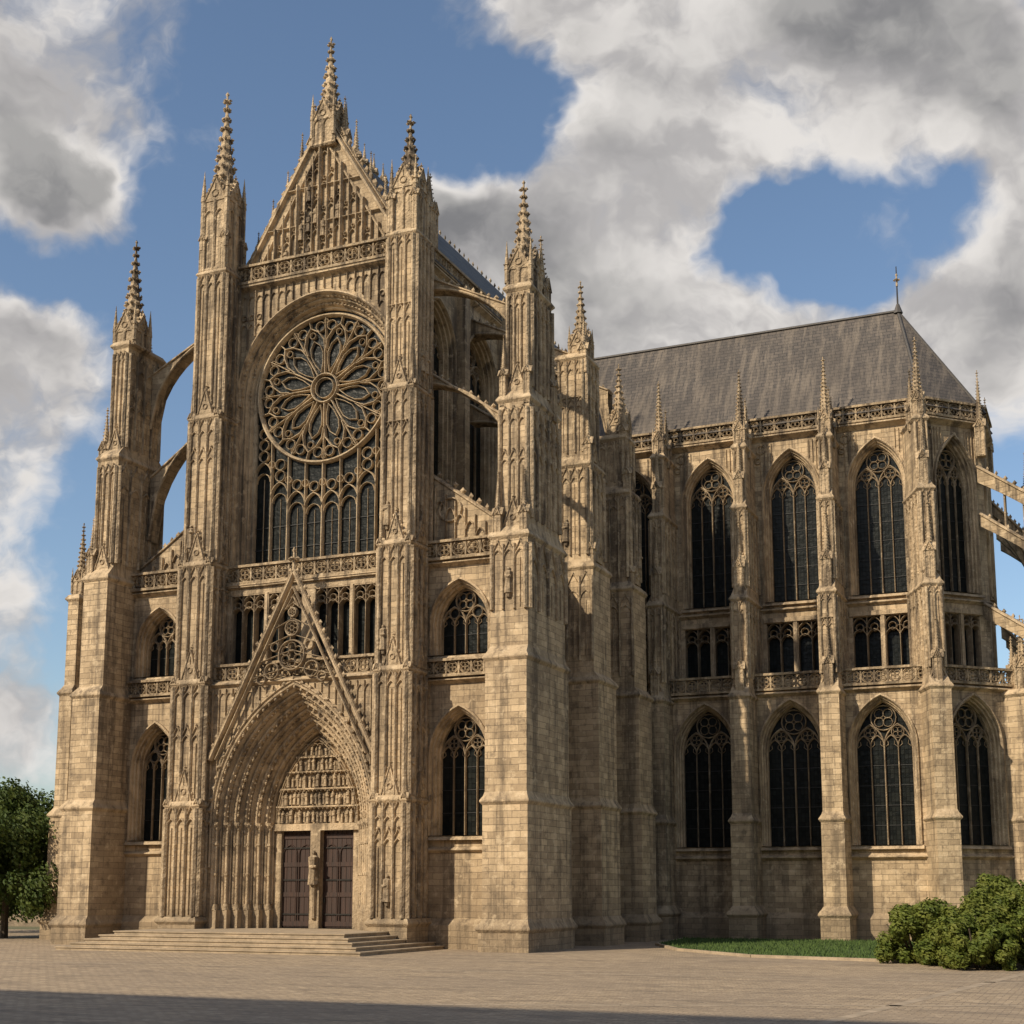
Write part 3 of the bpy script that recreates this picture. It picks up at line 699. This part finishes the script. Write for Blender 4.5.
M['carved_walls']=stone('limestone_weathered',True,(.50,.375,.23,1),(.32,.24,.15,1),.82)
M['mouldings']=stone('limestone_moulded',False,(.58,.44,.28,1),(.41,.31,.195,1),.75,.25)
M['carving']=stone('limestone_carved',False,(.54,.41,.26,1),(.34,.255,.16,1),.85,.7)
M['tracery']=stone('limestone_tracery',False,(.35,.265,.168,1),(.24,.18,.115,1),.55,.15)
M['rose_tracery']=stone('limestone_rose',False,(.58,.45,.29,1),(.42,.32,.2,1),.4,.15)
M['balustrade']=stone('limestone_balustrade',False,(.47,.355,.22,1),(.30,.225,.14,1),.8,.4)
m,nt,b=new('limestone_steps'); k=N(nt); p=k.pos(); n1=k.noise(p,1.3,4); c=k.mix(k.mr(n1,.35,.65),(.42,.33,.225,1),(.28,.22,.15,1)); c=k.mix(k.mr(k.noise(p,6,3,.7),.5,.7,0,.5),c,(.16,.125,.09,1))
k.link(c,b.inputs['Base Color']); b.inputs['Roughness'].default_value=.9; k.link(k.bump(n1,.4,.03),b.inputs['Normal']); M['entrance_steps']=m
m,nt,b=new('leaded_glass'); k=N(nt); p=k.pos(); x,y,z=k.sep(p)
v=k.comb(k.math('ADD',x,y),z,0.0)
c,f=k.brick(v,.2,.26,.012,(.007,.009,.009,1),(.018,.020,.018,1),(.004,.004,.004,1),0)
k.link(c,b.inputs['Base Color']); b.inputs['Roughness'].default_value=.32; b.inputs['Specular IOR Level'].default_value=.12
k.link(k.bump(k.math('ADD',k.noise(p,3.5,2),k.math('MULTIPLY',f,.3)),.6,.05),b.inputs['Normal']); M['window_glass']=m
def simple(name,col,rough,met=0,nsc=6,var=.3,bst=.2):
    m,nt,b=new(name); k=N(nt); p=k.pos(); n=k.noise(p,nsc,3)
    dk=tuple(c*(1-var) for c in col[:3])+(1,); k.link(k.mix(k.mr(n,.3,.7),col,dk),b.inputs['Base Color'])
    b.inputs['Roughness'].default_value=rough; b.inputs['Metallic'].default_value=met; k.link(k.bump(n,bst,.03),b.inputs['Normal']); return m
M['window_iron']=simple('glazing_iron',(.03,.03,.03,1),.6)
M['door_iron']=simple('wrought_iron',(.025,.023,.02,1),.55,.5)
m,nt,b=new('door_oak'); k=N(nt); p=k.pos(); n=k.noise(k.vm('MULTIPLY',p,(8,8,.6)),1.5,4); k.link(k.mix(k.mr(n,.3,.7),(.050,.021,.012,1),(.022,.011,.007,1)),b.inputs['Base Color']); b.inputs['Roughness'].default_value=.65
k.link(k.bump(n,.4,.02),b.inputs['Normal']); M['doors']=m
def slate(name,c1,c2,st):
    m,nt,b=new(name); k=N(nt); p=k.pos(); x,y,z=k.sep(p)
    col,f=k.brick(k.comb(k.math('ADD',x,k.math('MULTIPLY',y,.3)),z,0.0),.5,.26,.018,c1,c2,(.03,.03,.03,1))
    s=k.noise(k.vm('MULTIPLY',p,(1.8,.22,.11)),1.6,5,.7); col=k.mix(k.mr(s,.44,.64,0,.8,True),col,st)
    s2=k.noise(p,.3,4); col=k.mix(k.mr(s2,.4,.7,0,.6),col,tuple(c*.55 for c in c1[:3])+(1,))
    k.link(col,b.inputs['Base Color']); b.inputs['Roughness'].default_value=.75
    k.link(k.bump(k.math('ADD',k.math('MULTIPLY',f,-.6),k.noise(p,5,3)),.7,.06),b.inputs['Normal']); return m
M['slate_roof']=slate('blue_slate',(.075,.085,.10,1),(.05,.058,.07,1),(.10,.105,.11,1))
M['choir_roof']=slate('weathered_slate',(.10,.084,.072,1),(.062,.054,.049,1),(.175,.145,.115,1))
M['lead_ridge']=simple('lead',(.09,.082,.075,1),.6,.2)
def mkobj(name,mb,mat,parent=None):
    me=bpy.data.meshes.new(name); me.from_pydata(mb.v,[],mb.f); me.update()
    me.materials.append(mat); o=bpy.data.objects.new(name,me); scene.collection.objects.link(o)
    if parent: o.parent=parent
    return o
def empty(name,loc=(0,0,0)):
    e=bpy.data.objects.new(name,None); scene.collection.objects.link(e); e.location=loc; return e
cath=empty('gothic_cathedral')
for kname,mb in list(MBS.items()): mkobj(kname,mb,M[kname],cath)
MBS.clear()

# ---- ground, plaza, lawn
def sheet(name,pts,z,mat):
    me=bpy.data.meshes.new(name); me.from_pydata([(x,y,z) for x,y in pts],[],[tuple(range(len(pts)))]); me.materials.append(mat)
    o=bpy.data.objects.new(name,me); scene.collection.objects.link(o); return o
m,nt,b=new('dry_ground'); k=N(nt); p=k.pos(); n=k.noise(p,.08,5); k.link(k.mix(k.mr(n,.35,.65),(.16,.14,.09,1),(.09,.10,.045,1)),b.inputs['Base Color']); b.inputs['Roughness'].default_value=.95
sheet('ground',[(-3000,-3000),(3000,-3000),(3000,3000),(-3000,3000)],0,m)
m,nt,b=new('stone_setts'); k=N(nt); p=k.pos(); x,y,z=k.sep(p)
wob=k.math('MULTIPLY',k.noise(p,.7,2),.12)
col,f=k.brick(k.comb(k.math('ADD',x,wob),k.math('ADD',y,wob),0.0),.36,.2,.014,(.45,.345,.23,1),(.30,.23,.155,1),(.17,.13,.09,1))
big=k.noise(p,.12,4,.6); col=k.mix(k.mr(big,.4,.62,0,.6,True),col,(.27,.21,.15,1))
pt=k.noise(k.vm('MULTIPLY',p,(.3,1.2,1)),.9,4,.7); col=k.mix(k.mr(pt,.47,.68,0,.65,True),col,(.15,.118,.086,1))
l2=k.noise(p,2.6,3,.7); col=k.mix(k.mr(l2,.52,.70,0,.5,True),col,(.54,.43,.30,1))
k.link(col,b.inputs['Base Color']); b.inputs['Roughness'].default_value=.85
k.link(k.bump(k.math('ADD',k.math('MULTIPLY',f,-.7),k.noise(p,7,3)),.8,.04),b.inputs['Normal'])
sheet('paved_plaza',[(-70,-64),(90,-64),(90,16),(-13,16),(-70,20)],.004,m)
mb=MB(); MBS['ch']=mb
m2=simple('pale_paving_slab',(.44,.35,.25,1),.85,0,1.5,.4)
for (x0,y0,x1,y1) in ((20,-30,52,-17),(-30,-19,60,-13.5),(30,-40,34,-10)):
    L=hypot(x1-x0,y1-y0); tx,ty=(x1-x0)/L,(y1-y0)/L; s=0
    while s<L:
        fr=(x0,y0,tx,ty,ty,-tx); add('ch',fr,[(s+.01,-.16,.008),(s+.78,-.16,.008),(s+.78,.16,.008),(s+.01,.16,.008)],[(0,1,2,3)]); s+=.8
mkobj('paving_channel',mb,m2); MBS.clear()
m,nt,b=new('grass'); k=N(nt); p=k.pos(); n=k.noise(p,1.2,5,.7); k.link(k.mix(k.mr(n,.35,.65),(.075,.12,.025,1),(.04,.075,.016,1)),b.inputs['Base Color']); b.inputs['Roughness'].default_value=.9
LP=[(14.6,15.8),(15.6,8),(18.3,2.5),(23,-2.5),(30,-4.5),(60,-5),(60,15.8)]
mb=MB(); n=len(LP)
mb.v=[(x,y,.09) for x,y in LP]; mb.f=[tuple(range(n))]
def inside(x,y):
    c=False
    for i in range(n):
        x1,y1=LP[i]; x2,y2=LP[(i+1)%n]
        if (y1>y)!=(y2>y) and x<(x2-x1)*(y-y1)/(y2-y1)+x1: c=not c
    return c
cnt=0
while cnt<22000:
    x,y=ru(14,42),ru(-5,15.8)
    if not inside(x,y): continue
    cnt+=1; a_=ru(0,6.28); w=.03; hh=ru(.05,.16); q=len(mb.v)
    mb.v+=[(x-w*cos(a_),y-w*sin(a_),.085),(x+w*cos(a_),y+w*sin(a_),.085),(x+ru(-.05,.05),y+ru(-.05,.05),.09+hh)]; mb.f.append((q,q+1,q+2))
mkobj('lawn',mb,m); MBS.clear()
mb=MB(); MBS['k']=mb
for i in range(6):
    x1,y1=LP[i]; x2,y2=LP[(i+1)%n]; fr,L=frame(x1,y1,x2,y2); box('k',fr,-.02,L+.02,0,.18,0,.12)
mkobj('lawn_kerb',mb,M['entrance_steps']); MBS.clear()

# ---- foliage
def leafmat(name,c1,c2,c3):
    m,nt,b=new(name); k=N(nt); g=nt.nodes.new('ShaderNodeNewGeometry'); p=g.outputs['Position']
    col=k.mix(g.outputs['Random Per Island'],c1,c2); col=k.mix(k.mr(k.noise(p,1.6,2),.4,.65),col,c3)
    k.link(col,b.inputs['Base Color']); b.inputs['Roughness'].default_value=.6; b.inputs['Specular IOR Level'].default_value=.3
    tr=nt.nodes.new('ShaderNodeBsdfTranslucent'); k.link(col,tr.inputs[0]); mx=nt.nodes.new('ShaderNodeMixShader'); mx.inputs[0].default_value=.3
    out=[q for q in nt.nodes if q.type=='OUTPUT_MATERIAL'][0]; k.link(b.outputs[0],mx.inputs[1]); k.link(tr.outputs[0],mx.inputs[2]); k.link(mx.outputs[0],out.inputs[0]); return m
LM=leafmat('shrub_leaves',(.14,.18,.03,1),(.075,.11,.02,1),(.17,.19,.035,1))
TM=leafmat('tree_leaves',(.07,.11,.022,1),(.035,.065,.015,1),(.095,.125,.026,1))
BK=simple('bark',(.10,.075,.05,1),.9,0,8,.5,.6)
def leaves(mb,clumps,nleaf,sz):
    tot=sum(r**2 for *_,r in clumps)
    for cx,cy,cz,r in clumps:
        for _ in range(int(nleaf*r*r/tot)):
            while True:
                d=Vector((ru(-1,1),ru(-1,1),ru(-1,1)))
                if .05<d.length<1: break
            d.normalize(); rr=r*(1-.45*rnd()**2)*ru(.8,1.25)
            c=Vector((cx,cy,cz))+d*rr
            if c.z<.03: continue
            nrm=(d+Vector((ru(-.8,.8),ru(-.8,.8),ru(-.4,1)))).normalized()
            u=nrm.cross(Vector((rnd(),rnd(),rnd()+.1))).normalized(); v=nrm.cross(u); s=sz*ru(.6,1.3); q=len(mb.v)
            mb.v+=[tuple(c-u*s),tuple(c+v*s*.5+nrm*s*.15),tuple(c+u*s),tuple(c-v*s*.5+nrm*s*.15)]; mb.f.append((q,q+1,q+2,q+3))
def bush(x,y,r,h,nl=16000):
    e=empty('shrub'); mb=MB(); cl=[]
    for i in range(50):
        a_=ru(0,6.28); q=sqrt(rnd())*r*.85; zz=ru(.12,.97); f=sqrt(max(.05,1-(zz*.85)**2))
        cl.append((x+q*cos(a_)*f,y+q*sin(a_)*f,h*zz*.88,ru(.12,.32)*r*.75))
    leaves(mb,cl,nl,.085); mkobj('leaves',mb,LM,e)
    mb=MB(); MBS['t']=mb
    for i in range(14):
        a_=ru(0,6.28); q=ru(.2,.7)*r; tube3('t',(x+.1*cos(a_),y+.1*sin(a_),0),(x+q*cos(a_),y+q*sin(a_),h*ru(.5,.8)),.03,5)
    mkobj('stems',mb,BK,e); MBS.clear()
for args in ((29.9,-4.8,1.7,2.4),(31.6,-6.3,2.0,2.6),(33.1,-3.6,2.3,3.5),(34.5,-7.0,2.0,3.2),(32.4,-8.3,1.5,1.9),(35.5,-4.5,2.2,3.6)): bush(*args)
def tree(x,y,h,cr,nl,name='broadleaf_tree',cz0=.28):
    e=empty(name); mb=MB(); MBS['t']=mb; fr=(x,y,1,0,0,-1)
    cyl('t',fr,0,0,h*.028,0,h*.25,9,h*.02); cyl('t',fr,0,0,h*.02,h*.25,h*.7,9,h*.008); cl=[]
    for i in range(11):
        a_=i*2.4; z0=h*ru(.18,.55); l=cr*ru(.6,.95); e_=(x+l*cos(a_),y+l*sin(a_),z0+h*ru(.12,.3)); tube3('t',(x,y,z0),e_,h*.008,6)
        cl.append((*e_,cr*ru(.22,.35)))
    for i in range(60):
        a_=ru(0,6.28); t=rnd(); zz=h*(cz0+(.93-cz0)*t); q=cr*sin(pi*min(.93,.3+.66*t))*sqrt(rnd())
        cl.append((x+q*cos(a_),y+q*sin(a_),zz,cr*ru(.14,.3)))
    mkobj('trunk',mb,BK,e); MBS.clear(); mb=MB(); leaves(mb,cl,nl,.14); mkobj('crown',mb,TM,e)
tree(-22.2,3.2,8.7,4.3,38000,cz0=.2); tree(-31,11,9,3.8,12000,cz0=.2)
mb=MB(); cl=[]
for i in range(260):
    a_=radians(ru(60,190)); R=ru(170,230); cl.append((37+R*cos(a_),-60+R*sin(a_),ru(1,7),ru(3,5)))
leaves(mb,cl,35000,.8); mkobj('distant_tree_belt',mb,TM)

# ---- houses
TILE=slate('clay_tile',(.20,.10,.06,1),(.14,.075,.05,1),(.12,.09,.07,1))
PL=stone('house_limestone',True,(.36,.29,.2,1),(.28,.22,.15,1),.4)
GL=simple('house_glass',(.02,.025,.03,1),.15,0,2,.3,.05)
def house(name,fr,L,D,H,rh,floors,nw):
    e=empty(name); MBS.clear()
    fh=H/floors; ww=L/nw
    for fl in range(floors):
        z0=fl*fh
        for i in range(nw):
            s0=i*ww; c=s0+ww/2; hw=.5; zb=z0+fh*.28; zt=z0+fh*.82
            for a,b_,c0,c1 in ((s0,c-hw,z0,z0+fh),(c+hw,s0+ww,z0,z0+fh),(c-hw,c+hw,z0,zb),(c-hw,c+hw,zt,z0+fh)):
                panel('w',fr,a,b_,c0,c1,0)
            add('g',fr,[(c-hw,-.2,zb),(c+hw,-.2,zb),(c+hw,-.2,zt),(c-hw,-.2,zt)],[(0,1,2,3)])
            box('f',fr,c-hw-.12,c-hw,-.2,.05,zb,zt); box('f',fr,c+hw,c+hw+.12,-.2,.05,zb,zt); box('f',fr,c-hw-.15,c+hw+.15,-.2,.1,zb-.12,zb); box('f',fr,c-hw-.15,c+hw+.15,-.2,.07,zt,zt+.15)
            box('f',fr,c-.03,c+.03,-.2,-.14,zb,zt)
    box('w',fr,0,L,-D,-.3,0,H-.01); box('w',fr,0,.01,-.3,-.001,0,H); box('w',fr,L-.01,L,-.3,-.001,0,H); box('f',fr,-.2,L+.2,-.1,.3,H,H+.25)
    add('r',fr,[(-.3,.35,H+.2),(L+.3,.35,H+.2),(L+.3,-D/2,H+rh),(-.3,-D/2,H+rh),(-.3,-D-.3,H+.2),(L+.3,-D-.3,H+.2)],[(0,1,2,3),(3,2,5,4)])
    add('w',fr,[(0,0,H),(0,-D,H),(0,-D/2,H+rh-.2),(L,0,H),(L,-D,H),(L,-D/2,H+rh-.2)],[(0,1,2),(3,4,5)])
    for s in (L*.25,L*.8): box('w',fr,s-.4,s+.4,-D/2-.4,-D/2+.4,H+rh*.6,H+rh+1.3)
    nm={'w':('house_walls',PL),'g':('windows',GL),'f':('window_surrounds',M['mouldings']),'r':('roof',TILE)}
    for kk,mb in list(MBS.items()): mkobj(nm[kk][0],mb,nm[kk][1],e)
    MBS.clear()
house('stone_house',(-47,24,1,0,0,-1),15,8,5.6,3.0,2,5)
house('stone_house',(-75,30,1,0,0,-1),20,9,6.4,3.4,2,7)
house('shadow_casting_building',(70,-63.5,-1,0,0,1),125,12,26,5.5,6,36)  # unseen block behind the camera, added to cast the foreground shadow

# ================================================================== sky, sun, camera
w=bpy.data.worlds.new('World'); scene.world=w; w.use_nodes=True; nt=w.node_tree; nt.nodes.clear(); k=N(nt)
out=nt.nodes.new('ShaderNodeOutputWorld')
SE,SA=35,27
sky=nt.nodes.new('ShaderNodeTexSky'); sky.sky_type='NISHITA'; sky.sun_disc=False; sky.sun_elevation=radians(SE); sky.sun_rotation=radians(180+SA)
sky.air_density=1.0; sky.dust_density=1.2; sky.ozone_density=1.6
tc=nt.nodes.new('ShaderNodeTexCoord').outputs['Generated']; d=k.vm('NORMALIZE',tc)
th=radians(23.5); Fv=Vector((-sin(th),cos(th),0)); Rv=Vector((cos(th),sin(th),0)); Zv=Vector((0,0,1))
warp=nt.nodes.new('ShaderNodeTexNoise'); warp.inputs['Scale'].default_value=5; warp.inputs['Detail'].default_value=5; warp.inputs['Roughness'].default_value=.62; k.link(d,warp.inputs['Vector'])
dw=k.vm('ADD',d,k.vm('MULTIPLY',k.vm('SUBTRACT',warp.outputs[1],(.5,.5,.5)),(.15,.15,.12)))
def blobs(L,mul):
    fld=None
    for u,v,r in L:
        D=(Fv+u*Rv+v*Zv).normalized()
        q=k.mr(k.vm('DISTANCE',dw,tuple(D)),r*mul,0,0,1,True)
        fld=q if fld is None else k.math('ADD',fld,q)
    return fld
CL=[(-.37,.63,.075),(-.34,.56,.045),(-.38,.42,.07),(-.36,.36,.055),(-.37,.29,.04),(-.38,.21,.04),(-.36,.11,.05),
 (.03,.71,.05),(.10,.67,.07),(.19,.65,.08),(.28,.64,.08),(.37,.61,.08),(.14,.60,.06),(.11,.55,.05),
 (-.03,.485,.045),(.02,.46,.05),(.07,.47,.055),(.11,.43,.05),(.05,.42,.045),(.37,.43,.065),(.32,.40,.05),(.25,.40,.04),(.18,.42,.04)]
HOLES=[(.19,.50,.04),(.25,.50,.035),(.32,.52,.04),(-.33,.49,.03),(.02,.575,.045),(-.38,.495,.025)]
fld=k.math('SUBTRACT',k.math('MINIMUM',blobs(CL,1.75),1.15),k.math('MULTIPLY',blobs(HOLES,1.7),.75))
facing=k.vm('DOT_PRODUCT',d,tuple((Fv+.35*Zv).normalized()))
rest=k.math('MULTIPLY',k.mr(facing,.85,.6,0,1,True),k.mr(k.noise(d,2.2,2),.46,.62,0,1,True))
fld=k.math('MAXIMUM',fld,rest)
dn=k.vm('MULTIPLY',dw,(1,1,1.35))
n0=k.noise(dn,7.0,7,.58,.0)
off=tuple(Vector((-.35,-.3,.9)).normalized()*.03)
n1=k.noise(k.vm('ADD',dn,off),7.0,5,.53,.0)
den=k.math('ADD',fld,k.math('MULTIPLY',k.math('SUBTRACT',n0,.5),2.6))
alpha=k.mr(den,.30,1.0,0,1,True)
lit=k.mr(k.math('SUBTRACT',n0,n1),-.10,.09,0,1,True)
low=k.noise(d,5.0,3,.5)
core=k.math('MULTIPLY',k.mr(den,.85,1.5,0,1,True),k.mr(low,.42,.60,.1,1,True))
ccol=k.mix(lit,(.56,.54,.535,1),(.94,.90,.86,1))
ccol=k.mix(core,ccol,k.mix(lit,(.25,.25,.26,1),(.46,.45,.44,1)))
bg1=nt.nodes.new('ShaderNodeBackground'); k.link(k.mix(1.0,sky.outputs[0],(.95,.97,.97,1),'MULTIPLY'),bg1.inputs[0]); bg1.inputs[1].default_value=.14
bg2=nt.nodes.new('ShaderNodeBackground'); k.link(ccol,bg2.inputs[0]); bg2.inputs[1].default_value=.85
mx=nt.nodes.new('ShaderNodeMixShader'); k.link(alpha,mx.inputs[0]); k.link(bg1.outputs[0],mx.inputs[1]); k.link(bg2.outputs[0],mx.inputs[2]); k.link(mx.outputs[0],out.inputs[0])
sd=bpy.data.lights.new('sun','SUN'); sd.energy=4.9; sd.angle=radians(.6); sd.color=(1,.86,.66); so=bpy.data.objects.new('sun',sd); scene.collection.objects.link(so)
Ld=Vector((sin(radians(SA))*cos(radians(SE)),cos(radians(SA))*cos(radians(SE)),-sin(radians(SE)))); so.rotation_euler=Ld.to_track_quat('-Z','Y').to_euler()
cd=bpy.data.cameras.new('camera'); co=bpy.data.objects.new('camera',cd); scene.collection.objects.link(co); scene.camera=co
co.location=(37.3,-60.3,2.75); co.rotation_euler=(radians(99),0,radians(23.5)); cd.sensor_width=36; cd.lens=1400/1024*36; cd.shift_y=156/1024; cd.clip_end=6000; cd.clip_start=.1
scene.view_settings.view_transform='Standard'; scene.view_settings.look='None'; scene.view_settings.exposure=0
